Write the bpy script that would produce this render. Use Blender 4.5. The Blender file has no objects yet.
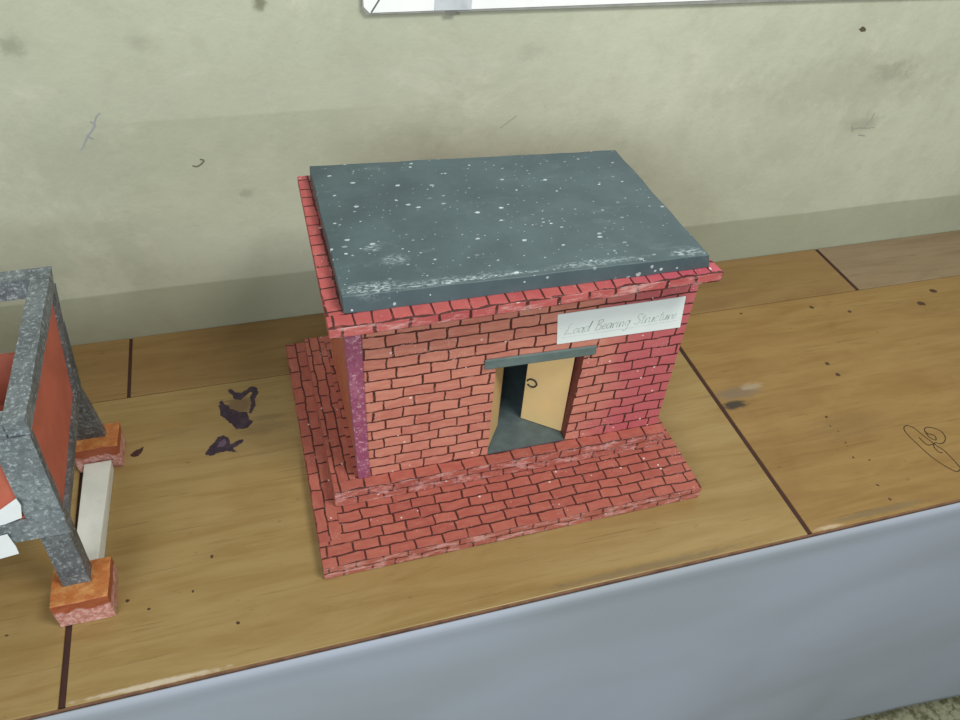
import bpy, bmesh, math, random
from mathutils import Vector, noise
random.seed(7)
S = bpy.context.scene
COL = S.collection

# ------------------------------------------------------------------ camera
cam_data = bpy.data.cameras.new('camera')
cam = bpy.data.objects.new('camera', cam_data); COL.objects.link(cam)
F_PX = 795.836; P, Y, R = 0.73721, 0.33989, 0.08253
fw = Vector((math.sin(Y)*math.cos(P), math.cos(Y)*math.cos(P), -math.sin(P)))
rt0 = Vector((math.cos(Y), -math.sin(Y), 0)); up0 = rt0.cross(fw)
rt = math.cos(R)*rt0 + math.sin(R)*up0; up = -math.sin(R)*rt0 + math.cos(R)*up0
from mathutils import Matrix
M = Matrix((rt, up, -fw)).transposed().to_4x4(); M.translation = Vector((0.03995, -0.2921, 0.53875))
cam.matrix_world = M
cam_data.sensor_fit = 'HORIZONTAL'; cam_data.sensor_width = 36.0
cam_data.lens = 36.0*F_PX/960.0; cam_data.clip_start = 0.01
S.camera = cam

# ------------------------------------------------------------------ world, lights, exposure
w = bpy.data.worlds.new('world'); S.world = w; w.use_nodes = True
bgn = w.node_tree.nodes['Background']
bgn.inputs[0].default_value = (0.93, 0.99, 0.95, 1); bgn.inputs[1].default_value = 0.37

def area(name, loc, target, sx, sy, power, col):
    d = bpy.data.lights.new(name, 'AREA'); d.shape = 'RECTANGLE'; d.size = sx; d.size_y = sy
    d.energy = power; d.color = col
    o = bpy.data.objects.new(name, d); COL.objects.link(o); o.location = loc
    o.rotation_euler = (Vector(target)-Vector(loc)).to_track_quat('-Z', 'Y').to_euler()
    return o
area('window_daylight', (-1.05, -1.65, 1.05), (0.0, 0.15, 0.0), 1.4, 1.0, 37, (0.93, 0.98, 1.0))
area('ceiling_light', (0.52, -0.38, 1.15), (0.32, 0.37, 0.32), 0.40, 0.25, 11, (1.0, 0.98, 0.92))
S.view_settings.view_transform = 'Standard'; S.view_settings.look = 'None'
S.view_settings.gamma = 1.0; S.view_settings.use_curve_mapping = False
S.view_settings.exposure = -0.08

# ------------------------------------------------------------------ node helpers
class NT:
    def __init__(s, name, rough=0.6, spec=0.4):
        s.m = bpy.data.materials.new(name); s.m.use_nodes = True
        s.t = s.m.node_tree; s.b = s.t.nodes['Principled BSDF']
        s.b.inputs['Roughness'].default_value = rough
        s.b.inputs['Specular IOR Level'].default_value = spec
    def n(s, typ, **kw):
        nd = s.t.nodes.new(typ)
        for k, val in kw.items(): setattr(nd, k, val)
        return nd
    def l(s, a, b): s.t.links.new(a, b)
    def put(s, sock, val):
        if hasattr(val, 'is_output'): s.l(val, sock)
        elif isinstance(val, tuple) and len(val) == 3 and sock.type == 'RGBA': sock.default_value = (*val, 1)
        else: sock.default_value = val
    def math(s, op, a, b=0.0, c=None, clamp=False):
        nd = s.n('ShaderNodeMath', operation=op, use_clamp=clamp)
        s.put(nd.inputs[0], a); s.put(nd.inputs[1], b)
        if c is not None: s.put(nd.inputs[2], c)
        return nd.outputs[0]
    def mix(s, f, a, b, blend='MIX'):
        nd = s.n('ShaderNodeMix', data_type='RGBA', blend_type=blend)
        s.put(nd.inputs[0], f); s.put(nd.inputs[6], a); s.put(nd.inputs[7], b)
        return nd.outputs[2]
    def ramp(s, f, lo, hi, a=0.0, b=1.0):
        nd = s.n('ShaderNodeMapRange', interpolation_type='SMOOTHSTEP')
        s.put(nd.inputs[0], f)
        for i, val in enumerate((lo, hi, a, b)): nd.inputs[i+1].default_value = val
        return nd.outputs[0]
    def noise(s, vec, scale, detail=3.0, rough=0.5, dist=0.0, color=False):
        nd = s.n('ShaderNodeTexNoise')
        if vec is not None: s.l(vec, nd.inputs['Vector'])
        nd.inputs['Scale'].default_value = scale; nd.inputs['Detail'].default_value = detail
        nd.inputs['Roughness'].default_value = rough; nd.inputs['Distortion'].default_value = dist
        return nd.outputs[1 if color else 0]
    def mapping(s, vec, scale=(1, 1, 1), loc=(0, 0, 0), rot=(0, 0, 0)):
        nd = s.n('ShaderNodeMapping'); s.l(vec, nd.inputs[0])
        nd.inputs['Scale'].default_value = scale; nd.inputs['Location'].default_value = loc
        nd.inputs['Rotation'].default_value = rot
        return nd.outputs[0]
    def obj(s): return s.n('ShaderNodeTexCoord').outputs['Object']
    def uv(s): return s.n('ShaderNodeTexCoord').outputs['UV']
    def bump(s, h, strength=0.3, dist=0.001):
        nd = s.n('ShaderNodeBump'); s.put(nd.inputs['Height'], h)
        nd.inputs['Strength'].default_value = strength; nd.inputs['Distance'].default_value = dist
        s.l(nd.outputs[0], s.b.inputs['Normal'])
    def col(s, c): s.put(s.b.inputs['Base Color'], c)
    def blob(s, vec, center, radii, soft=0.6, wob=None):
        "elliptic mask, 1 inside"
        sub = s.n('ShaderNodeVectorMath', operation='SUBTRACT'); s.l(vec, sub.inputs[0]); sub.inputs[1].default_value = center
        mul = s.n('ShaderNodeVectorMath', operation='MULTIPLY'); s.l(sub.outputs[0], mul.inputs[0])
        mul.inputs[1].default_value = tuple(1.0/r if r else 0.0 for r in radii)
        ln = s.n('ShaderNodeVectorMath', operation='LENGTH'); s.l(mul.outputs[0], ln.inputs[0])
        d = ln.outputs['Value']
        if wob is not None: d = s.math('ADD', d, wob)
        return s.ramp(d, 1.0-soft, 1.0+soft*0.3, 1.0, 0.0)

def brick_mat(name, bw, bh, c1, c2, mortar=(0.055, 0.014, 0.012), line=0.0009, crimson=None, flecks=0.5, dirt=0.35, wear=0.0):
    t = NT(name, 0.55, 0.35); uv = t.uv()
    wob = t.noise(uv, 55, 2, 0.5, color=True)
    sub = t.n('ShaderNodeVectorMath', operation='SUBTRACT'); t.l(wob, sub.inputs[0]); sub.inputs[1].default_value = (.5, .5, .5)
    sc = t.n('ShaderNodeVectorMath', operation='SCALE'); t.l(sub.outputs[0], sc.inputs[0]); sc.inputs['Scale'].default_value = 0.0042
    wob2 = t.noise(uv, 420, 2, 0.5, color=True)
    sub2 = t.n('ShaderNodeVectorMath', operation='SUBTRACT'); t.l(wob2, sub2.inputs[0]); sub2.inputs[1].default_value = (.5, .5, .5)
    sc2 = t.n('ShaderNodeVectorMath', operation='SCALE'); t.l(sub2.outputs[0], sc2.inputs[0]); sc2.inputs['Scale'].default_value = 0.0008
    a = t.n('ShaderNodeVectorMath', operation='ADD'); t.l(uv, a.inputs[0]); t.l(sc.outputs[0], a.inputs[1])
    a2 = t.n('ShaderNodeVectorMath', operation='ADD'); t.l(a.outputs[0], a2.inputs[0]); t.l(sc2.outputs[0], a2.inputs[1])
    sep = t.n('ShaderNodeSeparateXYZ'); t.l(a2.outputs[0], sep.inputs[0])
    row = t.math('FLOOR', t.math('DIVIDE', sep.outputs[1], bh))
    wn = t.n('ShaderNodeTexWhiteNoise', noise_dimensions='1D'); t.l(row, wn.inputs['W'])
    # bricks of a row have hand-drawn unequal widths
    nz = t.n('ShaderNodeTexNoise', noise_dimensions='2D'); cmb = t.n('ShaderNodeCombineXYZ')
    t.l(sep.outputs[0], cmb.inputs[0]); t.l(t.math('MULTIPLY', row, 3.7), cmb.inputs[1]); t.l(cmb.outputs[0], nz.inputs['Vector'])
    nz.inputs['Scale'].default_value = 30; nz.inputs['Detail'].default_value = 0
    u = t.math('ADD', sep.outputs[0], t.math('MULTIPLY', wn.outputs[0], bw*0.4))
    u = t.math('ADD', u, t.math('MULTIPLY', nz.outputs[0], bw*0.35))
    c = t.n('ShaderNodeCombineXYZ'); t.l(u, c.inputs[0]); t.l(sep.outputs[1], c.inputs[1])
    br = t.n('ShaderNodeTexBrick'); t.l(c.outputs[0], br.inputs['Vector'])
    br.offset = 0.5; br.inputs['Scale'].default_value = 1.0
    br.inputs['Brick Width'].default_value = bw; br.inputs['Row Height'].default_value = bh
    br.inputs['Mortar Size'].default_value = line; br.inputs['Mortar Smooth'].default_value = 0.35
    br.inputs['Color1'].default_value = (*c1, 1); br.inputs['Color2'].default_value = (*c2, 1)
    fac = br.outputs['Fac']
    base = br.outputs['Color']; br.inputs['Mortar'].default_value = (*c1, 1)
    # brushy paint
    n1 = t.noise(t.mapping(uv, (1, 3, 1)), 90, 4, 0.6)
    base = t.mix(t.ramp(n1, 0.35, 0.75, 0, dirt), base, (c1[0]*1.25, c1[1]*1.7, c1[2]*1.7))
    n2 = t.noise(uv, 16, 3, 0.6)
    base = t.mix(t.ramp(n2, 0.5, 0.8, 0, 0.45), base, (c1[0]*0.72, c1[1]*0.5, c1[2]*0.55))
    if crimson:
        s0 = t.n('ShaderNodeSeparateXYZ'); t.l(uv, s0.inputs[0])
        x = t.math('ADD', s0.outputs[0], t.math('MULTIPLY', t.math('SUBTRACT', n2, 0.5), 0.09))
        base = t.mix(t.ramp(x, crimson[0], crimson[1], 0, 0.72), base, (0.44, 0.075, 0.115))
    # mortar line strength varies like a pen line
    n3 = t.noise(uv, 130, 2, 0.5)
    m = t.math('MULTIPLY', fac, t.ramp(n3, 0.22, 0.45, 0.35, 0.97))
    base = t.mix(m, base, mortar)
    # pale chips of bare card
    n4 = t.noise(uv, 700, 2, 0.7); n5 = t.noise(uv, 34, 3, 0.6)
    chip = t.math('MULTIPLY', t.ramp(n4, 0.60, 0.68), t.ramp(n5, 0.66-0.12*flecks, 0.80-0.12*flecks), clamp=True)
    base = t.mix(t.math('MULTIPLY', chip, 0.75), base, (0.78, 0.62, 0.60))
    vo = t.n('ShaderNodeTexVoronoi', feature='F1'); t.l(uv, vo.inputs['Vector']); vo.inputs['Scale'].default_value = 210
    vs = t.n('ShaderNodeSeparateColor'); t.l(vo.outputs['Color'], vs.inputs[0])
    dot = t.math('MULTIPLY', t.math('LESS_THAN', vo.outputs['Distance'], t.math('MULTIPLY', vs.outputs[1], 0.24)), t.math('GREATER_THAN', vs.outputs[0], 0.90-0.12*flecks))
    base = t.mix(t.math('MULTIPLY', dot, t.math('MULTIPLY', vs.outputs[2], 0.8)), base, (0.80, 0.68, 0.66))
    if wear:
        gn = t.n('ShaderNodeNewGeometry'); gsx = t.n('ShaderNodeSeparateXYZ'); t.l(gn.outputs['True Normal'], gsx.inputs[0])
        n7 = t.noise(t.mapping(uv, (1, 2.2, 1)), 60, 5, 0.75)
        wm = t.math('MULTIPLY', t.ramp(gsx.outputs[1], -0.8, -0.5, 1, 0), t.ramp(n7, 0.46, 0.66, 0, wear))
        base = t.mix(wm, base, (0.62, 0.36, 0.34))
    t.col(base)
    t.bump(t.math('SUBTRACT', t.math('MULTIPLY', n4, 0.4), m), 0.35, 0.0006)
    return t.m

def speckle_mat(name, base, dark, light, flake=0.55, smudge=0.3, rough=0.5, dense=False, scrapes=()):
    t = NT(name, rough, 0.4); o = t.obj()
    n = t.noise(o, 22, 4, 0.6); c = t.mix(t.ramp(n, 0.3, 0.7), dark, base)
    n2 = t.noise(t.mapping(o, (1, 2.4, 1)), 34, 5, 0.7)
    c = t.mix(t.ramp(n2, 0.55, 0.8, 0, smudge), c, light)
    if dense:
        n3 = t.noise(o, 330, 4, 0.75); c = t.mix(t.ramp(n3, 0.5, 0.68, 0, 0.75), c, light)
        n4 = t.noise(o, 190, 3, 0.7); c = t.mix(t.ramp(n4, 0.5, 0.66, 0, 0.6), c, dark)
        t.bump(n3, 0.5, 0.001)
    else:
        jit = t.math('MULTIPLY', t.noise(o, 600, 2), 0.22)
        for sc_, pr, rad in ((110, 0.62, 0.24), (200, 0.60, 0.24), (150, 0.66, 0.22), (80, 0.80, 0.19)):
            vo = t.n('ShaderNodeTexVoronoi', feature='F1')
            t.l(t.mapping(o, (1, 1.7, 1), rot=(0, 0, 0.3*pr)), vo.inputs['Vector']); vo.inputs['Scale'].default_value = sc_
            vs = t.n('ShaderNodeSeparateColor'); t.l(vo.outputs['Color'], vs.inputs[0])
            hit = t.math('GREATER_THAN', vs.outputs[0], pr)
            dot = t.math('LESS_THAN', t.math('ADD', vo.outputs['Distance'], jit), t.math('ADD', t.math('MULTIPLY', vs.outputs[2], rad*0.7), rad*0.45+0.05))
            c = t.mix(t.math('MULTIPLY', t.math('MULTIPLY', dot, hit), t.math('ADD', t.math('MULTIPLY', vs.outputs[1], 0.8), 0.15), clamp=True), c, (0.52, 0.60, 0.62))
        if scrapes:
            ws = t.noise(t.mapping(o, (1, 2.5, 1)), 260, 4, 0.75)
            wv = t.noise(o, 60, 2, 0.5)
            for cc_, rr_, am in scrapes:
                mk = t.blob(o, cc_, rr_, 0.7, t.math('MULTIPLY', t.math('SUBTRACT', wv, 0.5), 0.6))
                c = t.mix(t.math('MULTIPLY', mk, t.ramp(ws, 0.46, 0.60, 0, am)), c, (0.46, 0.55, 0.58))
        t.bump(n2, 0.2, 0.001)
    t.col(c)
    return t.m

def wood_mat(name, a, b, dark, grain=1.0, rough=0.42, marks=()):
    t = NT(name, rough, 0.45); o = t.obj()
    m = t.mapping(o, (1.2, 9, 9), rot=(0, 0, 0.06))
    n = t.noise(m, 6, 6, 0.65, 0.8); c = t.mix(t.ramp(n, 0.3, 0.72), a, b)
    m2 = t.mapping(o, (2, 34, 34), rot=(0, 0, 0.05)); n2 = t.noise(m2, 8, 4, 0.7, 0.4)
    c = t.mix(t.ramp(n2, 0.56, 0.78, 0, 0.42*grain), c, dark)
    n8 = t.noise(t.mapping(o, (1.5, 60, 60), rot=(0, 0, 0.09)), 7, 3, 0.6); c = t.mix(t.ramp(n8, 0.62, 0.72, 0, 0.35*grain), c, dark)
    n3 = t.noise(o, 9, 3, 0.6, 0.5); c = t.mix(t.ramp(n3, 0.55, 0.8, 0, 0.35*grain), c, (b[0]*0.72, b[1]*0.62, b[2]*0.5))
    n4 = t.noise(t.mapping(o, (1, 2.5, 1)), 60, 3, 0.6); c = t.mix(t.ramp(n4, 0.66, 0.76, 0, 0.45), c, dark)
    n6 = t.noise(t.mapping(o, (1, 4, 1)), 4, 4, 0.7, 1.0); c = t.mix(t.ramp(n6, 0.45, 0.75, 0, 0.3), c, (a[0]*1.2, a[1]*1.25, a[2]*1.5))
    if marks:
        wob = t.math('MULTIPLY', t.math('SUBTRACT', t.noise(t.mapping(o, (1, 3, 1)), 110, 4, 0.7), 0.5), 1.6)
        for x_, y_, a_, b_, am, cc_ in marks:
            c = t.mix(t.math('MULTIPLY', t.blob(o, (x_-0.3, y_-0.18, 0.035), (a_, b_, 0), 0.6, wob), am), c, cc_)
    t.col(c); t.bump(n2, 0.12, 0.0006)
    t.put(t.b.inputs['Roughness'], t.ramp(n3, 0.2, 0.8, rough-0.06, rough+0.14))
    return t.m

def plain(name, col, rough=0.6, spec=0.4, var=0.12, scale=60, vary=None):
    t = NT(name, rough, spec); o = t.obj(); n = t.noise(o, scale, 4, 0.6)
    d = vary or tuple(c*(1-var*2) for c in col)
    t.col(t.mix(t.ramp(n, 0.35, 0.75), col, d)); t.bump(n, 0.15, 0.0005)
    return t.m

# ------------------------------------------------------------------ mesh helpers
def newobj(name, verts, faces, mat, parent=None, uvmode=None, uvfun=None, bevel=0.0, seg=2, smooth=False):
    me = bpy.data.meshes.new(name); off = parent.get('_o', (0, 0, 0)) if parent else (0, 0, 0)
    off = OFF.get(parent.name, (0, 0, 0)) if parent else (0, 0, 0)
    me.from_pydata([(v[0]-off[0], v[1]-off[1], v[2]-off[2]) for v in verts], [], faces)
    me.validate()
    bm = bmesh.new(); bm.from_mesh(me); bmesh.ops.recalc_face_normals(bm, faces=bm.faces)
    uvl = bm.loops.layers.uv.new('UVMap')
    for f in bm.faces:
        nn = f.normal; cen = f.calc_center_median()
        for lp in f.loops:
            x, y, z = lp.vert.co[0]+off[0], lp.vert.co[1]+off[1], lp.vert.co[2]+off[2]
            if abs(nn.z) > 0.7:
                cx, cy = cen.x+off[0], cen.y+off[1]
                sw = uvmode(cx, cy) if uvmode else False
                uv = (y, x) if sw else (x, y)
            elif abs(nn.y) >= abs(nn.x): uv = (x, z)
            else: uv = (y, z)
            if uvfun: uv = uvfun(nn, (cen.x+off[0], cen.y+off[1], cen.z+off[2]), x, y, z) or uv
            lp[uvl].uv = uv
    bm.to_mesh(me); bm.free()
    me.materials.append(mat)
    o = bpy.data.objects.new(name, me); COL.objects.link(o)
    if parent: o.parent = parent
    if bevel:
        md = o.modifiers.new('bevel', 'BEVEL'); md.width = bevel; md.segments = seg; md.limit_method = 'ANGLE'; md.angle_limit = 0.6
    if smooth:
        for p in me.polygons: p.use_smooth = True
    OFF[o.name] = off
    return o
OFF = {}
def root(name, loc, label, cat, group=None, rotz=0):
    o = bpy.data.objects.new(name, None); COL.objects.link(o); o.location = loc; o.empty_display_size = 0.02
    o['label'] = label; o['category'] = cat
    if group: o['group'] = group
    OFF[o.name] = loc
    return o
def single(o, label, cat, group=None):
    o['label'] = label; o['category'] = cat
    if group: o['group'] = group
    return o
def recenter(o, loc):
    for v in o.data.vertices: v.co -= Vector(loc)
    o.location = loc; return o

def prism(name, bot, z0, top, z1, mat, parent=None, **kw):
    "bot/top: matching xy polygons"
    n = len(bot)
    vs = [(x, y, z0) for x, y in bot]+[(x, y, z1) for x, y in top]
    fs = [list(range(n))[::-1], list(range(n, 2*n))]+[[i, (i+1) % n, n+(i+1) % n, n+i] for i in range(n)]
    return newobj(name, vs, fs, mat, parent, **kw)
def rect(x0, x1, y0, y1): return [(x0, y0), (x1, y0), (x1, y1), (x0, y1)]
def box(name, x0, x1, y0, y1, z0, z1, mat, parent=None, **kw):
    return prism(name, rect(x0, x1, y0, y1), z0, rect(x0, x1, y0, y1), z1, mat, parent, **kw)
def hexa(name, p, mat, parent=None, **kw):
    "8 points: 4 bottom ring, 4 top ring"
    fs = [[3, 2, 1, 0], [4, 5, 6, 7]]+[[i, (i+1) % 4, 4+(i+1) % 4, 4+i] for i in range(4)]
    return newobj(name, p, fs, mat, parent, **kw)
def rough_grid(o, cuts, amp, freq, seed=0):
    "subdivide and jitter so edges look hand cut"
    bm = bmesh.new(); bm.from_mesh(o.data)
    bmesh.ops.subdivide_edges(bm, edges=bm.edges[:], cuts=cuts, use_grid_fill=True)
    for v in bm.verts:
        d = noise.noise_vector(v.co*freq+Vector((seed, 0, 0)))
        v.co += d*amp
    bm.to_mesh(o.data); bm.free()
def flat_poly(name, pts, z, mat, parent, t=0.0003, plane='z'):
    "thin stain of ink or paint lying on the surface"
    n = len(pts)
    # densify and roughen outline
    P2 = []
    for i in range(n):
        a = Vector(pts[i]); b = Vector(pts[(i+1) % n]); L = (b-a).length; k = max(1, int(L/0.0015))
        for j in range(k):
            q = a.lerp(b, j/k); d = noise.noise_vector(Vector((q.x*500, q.y*500, 0)))*0.0011; P2.append((q.x+d.x, q.y+d.y))
    n = len(P2)
    if plane == 'z': vs = [(x, y, z) for x, y in P2]+[(x, y, z+t) for x, y in P2]
    else: vs = [(x, z, y) for x, y in P2]+[(x, z-t, y) for x, y in P2]
    fs = [list(range(n))[::-1], list(range(n, 2*n))]+[[i, (i+1) % n, n+(i+1) % n, n+i] for i in range(n)]
    return newobj(name, vs, fs, mat, parent)
def ribbons(name, strokes, wd, origin, ux, uy, un, mat, parent, t=0.00015):
    "pen strokes as thin ribbons in the plane (ux,uy), raised along un"
    vs, fs = [], []
    O = Vector(origin); ux = Vector(ux); uy = Vector(uy); un = Vector(un)
    for si, st in enumerate(strokes):
        hh = t*(1+0.25*(si % 3))
        P2 = []
        m = len(st)
        for i in range(m-1):     # catmull-rom
            p0 = Vector(st[max(i-1, 0)]); p1 = Vector(st[i]); p2 = Vector(st[i+1]); p3 = Vector(st[min(i+2, m-1)])
            for k in range(5):
                s = k/5
                P2.append(0.5*((2*p1)+(-p0+p2)*s+(2*p0-5*p1+4*p2-p3)*s*s+(-p0+3*p1-3*p2+p3)*s**3))
        P2.append(Vector(st[-1]))
        b0 = len(vs)
        for i, q in enumerate(P2):
            d = P2[min(i+1, len(P2)-1)]-P2[max(i-1, 0)]
            d = d.normalized() if d.length > 1e-9 else Vector((1, 0))
            nn = Vector((-d.y, d.x))*wd*0.5
            for sgn in (1, -1):
                r = q+nn*sgn
                for h in (0, hh): vs.append(tuple(O+ux*r.x+uy*r.y+un*h))
        for i in range(len(P2)-1):
            a = b0+i*4; b = a+4
            fs += [[a+1, b+1, b+3, a+3], [a, a+2, b+2, b], [a, b, b+1, a+1], [a+2, a+3, b+3, b+2]]
        e = b0+(len(P2)-1)*4
        fs += [[b0, b0+1, b0+3, b0+2], [e, e+2, e+3, e+1]]
    return newobj(name, vs, fs, mat, parent)

# ------------------------------------------------------------------ setting
D = 0.3748
def wall_material():
    t = NT('aged_plaster_paint', 0.75, 0.25); o = t.obj()
    n = t.noise(o, 3.5, 5, 0.6); base = t.mix(t.ramp(n, 0.3, 0.7), (0.49, 0.51, 0.40), (0.415, 0.435, 0.335))
    n2 = t.noise(o, 16, 5, 0.7); base = t.mix(t.ramp(n2, 0.42, 0.72, 0, 0.45), base, (0.37, 0.38, 0.29))
    n9 = t.noise(o, 7, 6, 0.75, 0.6); base = t.mix(t.ramp(n9, 0.5, 0.7, 0, 0.4), base, (0.58, 0.58, 0.48))
    n3 = t.noise(o, 40, 4, 0.7); base = t.mix(t.ramp(n3, 0.52, 0.75, 0, 0.3), base, (0.35, 0.355, 0.265))
    wob = t.math('MULTIPLY', t.math('SUBTRACT', t.noise(o, 90, 4, 0.7), 0.5), 1.8)
    sp = t.n('ShaderNodeSeparateXYZ'); t.l(o, sp.inputs[0])
    # darker greenish band low on the wall along the counter
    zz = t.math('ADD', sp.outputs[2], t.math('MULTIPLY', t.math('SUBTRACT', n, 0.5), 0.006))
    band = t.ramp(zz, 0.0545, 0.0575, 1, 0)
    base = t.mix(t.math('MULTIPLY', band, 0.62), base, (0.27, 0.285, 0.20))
    # darker area left of the model house, crisp upper edge, fading downward
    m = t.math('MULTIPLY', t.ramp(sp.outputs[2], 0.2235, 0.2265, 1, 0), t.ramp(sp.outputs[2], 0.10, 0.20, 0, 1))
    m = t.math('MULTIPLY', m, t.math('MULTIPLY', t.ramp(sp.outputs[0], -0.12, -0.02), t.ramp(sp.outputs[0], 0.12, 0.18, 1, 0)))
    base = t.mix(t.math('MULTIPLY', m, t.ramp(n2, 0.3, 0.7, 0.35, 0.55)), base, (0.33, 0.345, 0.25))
    for c, r, a, cc in [((-0.1137, D, 0.2906), (.010, 0, .009), .5, (.20, .21, .15)), ((-0.0271, D, 0.289), (.010, 0, .007), .35, (.25, .26, .19)),
                    ((0.0693, D, 0.3168), (.006, 0, .008), .75, (.14, .14, .08)), ((0.0372, D, 0.15), (.007, 0, .007), .4, (.2, .2, .15)),
                    ((0.66, D, 0.215), (.16, 0, .035), .30, (.27, .27, .21)), ((0.70, D, 0.166), (.024, 0, .012), .4, (.22, .22, .17)),
                    ((0.71, D, 0.225), (.03, 0, .012), .35, (.2, .2, .15)), ((0.19, D, 0.20), (.05, 0, .024), .35, (.3, .31, .22)),
                    ((-0.10, D, 0.19), (.07, 0, .05), .35, (.3, .32, .24)), ((0.30, D, 0.265), (.012, 0, .01), .2, (.25, .25, .2))]:
        base = t.mix(t.math('MULTIPLY', t.blob(o, c, r, 0.8, wob), a), base, cc)
    n5 = t.noise(o, 120, 3, 0.6); base = t.mix(t.ramp(n5, 0.68, 0.76, 0, 0.35), base, (0.28, 0.28, 0.2))
    t.col(base); t.bump(t.math('ADD', n3, t.math('MULTIPLY', n2, 2)), 0.2, 0.003)
    return t.m
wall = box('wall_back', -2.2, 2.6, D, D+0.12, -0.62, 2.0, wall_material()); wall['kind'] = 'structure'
ft = NT('terrazzo_floor', 0.7); fo = ft.obj(); fn = ft.noise(fo, 70, 3, 0.7)
ft.col(ft.mix(ft.ramp(fn, 0.4, 0.62), (0.13, 0.13, 0.07), (0.36, 0.36, 0.24)))
floor = box('floor', -2.2, 2.6, -2.6, D, -0.66, -0.62, ft.m); floor['kind'] = 'structure'

graphite = plain('pencil_mark', (0.13, 0.14, 0.15), 0.7)
scr = [[(-0.0666, 0.2346), (-0.0698, 0.2319), (-0.0721, 0.2278), (-0.0747, 0.2222), (-0.0782, 0.2181), (-0.0811, 0.2148), (-0.0835, 0.2112), (-0.0861, 0.2069), (-0.089, 0.2036)],
       [(-0.0757, 0.2281), (-0.0727, 0.225), (-0.0766, 0.2195), (-0.0808, 0.216), (-0.077, 0.213)]]
faint = plain('faint_pencil_mark', (0.33, 0.34, 0.28), 0.8)
ribbons('scribble', scr, 0.0014, (0, D, 0), (1, 0, 0), (0, 0, 1), (0, -1, 0), plain('blue_grey_mark', (0.33, 0.36, 0.36)), wall)
ribbons('scratch', [[(-0.0044, 0.1815), (-0.0006, 0.1805), (0.0033, 0.1827), (0.0058, 0.1857), (0.0027, 0.1872)]], 0.0016, (0, D, 0), (1, 0, 0), (0, 0, 1), (0, -1, 0), plain('scratch_mark', (0.17, 0.17, 0.12)), wall)
ribbons('scratch', [[(0.6896, 0.1607), (0.6979, 0.1616), (0.7072, 0.1605), (0.7182, 0.1608)], [(0.704, 0.162), (0.7085, 0.17), (0.7097, 0.1787)], [(0.69, 0.158), (0.687, 0.164)], [(0.70, 0.153), (0.71, 0.151)]], 0.0013, (0, D, 0), (1, 0, 0), (0, 0, 1), (0, -1, 0), faint, wall)
ribbons('scratch', [[(0.2764, 0.1945), (0.2827, 0.1991), (0.292, 0.2057)]], 0.0011, (0, D, 0), (1, 0, 0), (0, 0, 1), (0, -1, 0), faint, wall)
flat_poly('chipped_spot', [(0.646, 0.2714), (0.6502, 0.2736), (0.6543, 0.2724), (0.6558, 0.2691), (0.6513, 0.2686)], D, plain('chip_dark', (0.10, 0.085, 0.06)), wall, plane='y')

# ------------------------------------------------------------------ counter
fa, fb, fd = (0.315, 0.220, 0.086), (0.25, 0.160, 0.052), (0.11, 0.062, 0.02)
wood_front = wood_mat('varnished_plank', fa, fb, fd, marks=[
    (0.474, 0.1655, 0.030, 0.009, 0.75, (0.17, 0.125, 0.085)), (0.493, 0.1705, 0.014, 0.005, 0.7, (0.34, 0.27, 0.19)), (0.463, 0.1515, 0.016, 0.0062, 0.9, (0.04, 0.03, 0.025)),
    (0.0025, 0.2560, 0.017, 0.0125, 0.85, (0.15, 0.085, 0.045)), (0.58, 0.10, 0.02, 0.01, 0.25, (0.15, 0.09, 0.04)), (0.52, 0.085, 0.03, 0.02, 0.2, (0.2, 0.11, 0.04)),
    (0.02, 0.222, 0.03, 0.008, 0.35, (0.15, 0.10, 0.05)), (0.028, 0.235, 0.018, 0.004, 0.35, (0.13, 0.09, 0.05)), (-0.055, 0.235, 0.02, 0.005, 0.35, (0.17, 0.11, 0.05)),
    (0.30, 0.004, 0.10, 0.004, 0.45, (0.12, 0.10, 0.07)), (0.50, 0.005, 0.05, 0.005, 0.5, (0.12, 0.10, 0.07)), (-0.07, 0.002, 0.05, 0.0022, 0.8, (0.55, 0.48, 0.38)), (0.465, 0.002, 0.014, 0.0022, 0.7, (0.5, 0.4, 0.28))])
wood_back = wood_mat('brown_plank', (0.262, 0.162, 0.060), (0.205, 0.120, 0.042), (0.10, 0.05, 0.022), 0.9)
wood_grey = wood_mat('greyed_plank', (0.265, 0.19, 0.11), (0.20, 0.142, 0.08), (0.11, 0.078, 0.05), 1.0, 0.55)
groove = plain('dark_joint_filler', (0.05, 0.018, 0.013), 0.7)
wood_right = wood_mat('orange_varnished_plank', (0.29, 0.180, 0.060), (0.225, 0.128, 0.037), (0.10, 0.05, 0.015), marks=[
    (0.474, 0.1655, 0.030, 0.009, 0.75, (0.17, 0.125, 0.085)), (0.493, 0.1705, 0.014, 0.005, 0.7, (0.34, 0.27, 0.19)), (0.463, 0.1515, 0.016, 0.0062, 0.95, (0.035, 0.027, 0.022)),
    (0.56, 0.10, 0.05, 0.02, 0.3, (0.17, 0.10, 0.045)), (0.52, 0.006, 0.06, 0.004, 0.5, (0.12, 0.10, 0.07)), (0.468, 0.002, 0.014, 0.0022, 0.7, (0.5, 0.4, 0.28))])
counter = root('counter', (0.3, 0.18, -0.035), 'long counter of wide varnished wooden planks running along the stained wall', 'counter')
SY = 0.2883
g = 0.0022
def plank(x0, x1, y0, y1, mat): return box('plank', x0, x1, y0, y1, -0.035, 0.0, mat, counter, bevel=0.0007)
plank(-1.2, -0.1284-g, 0, SY-0.0004, wood_front); plank(-0.1284+g, 0.4486-g, 0, SY-0.0004, wood_front); plank(0.4486+g, 1.6, 0, SY-0.0004, wood_right)
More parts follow.
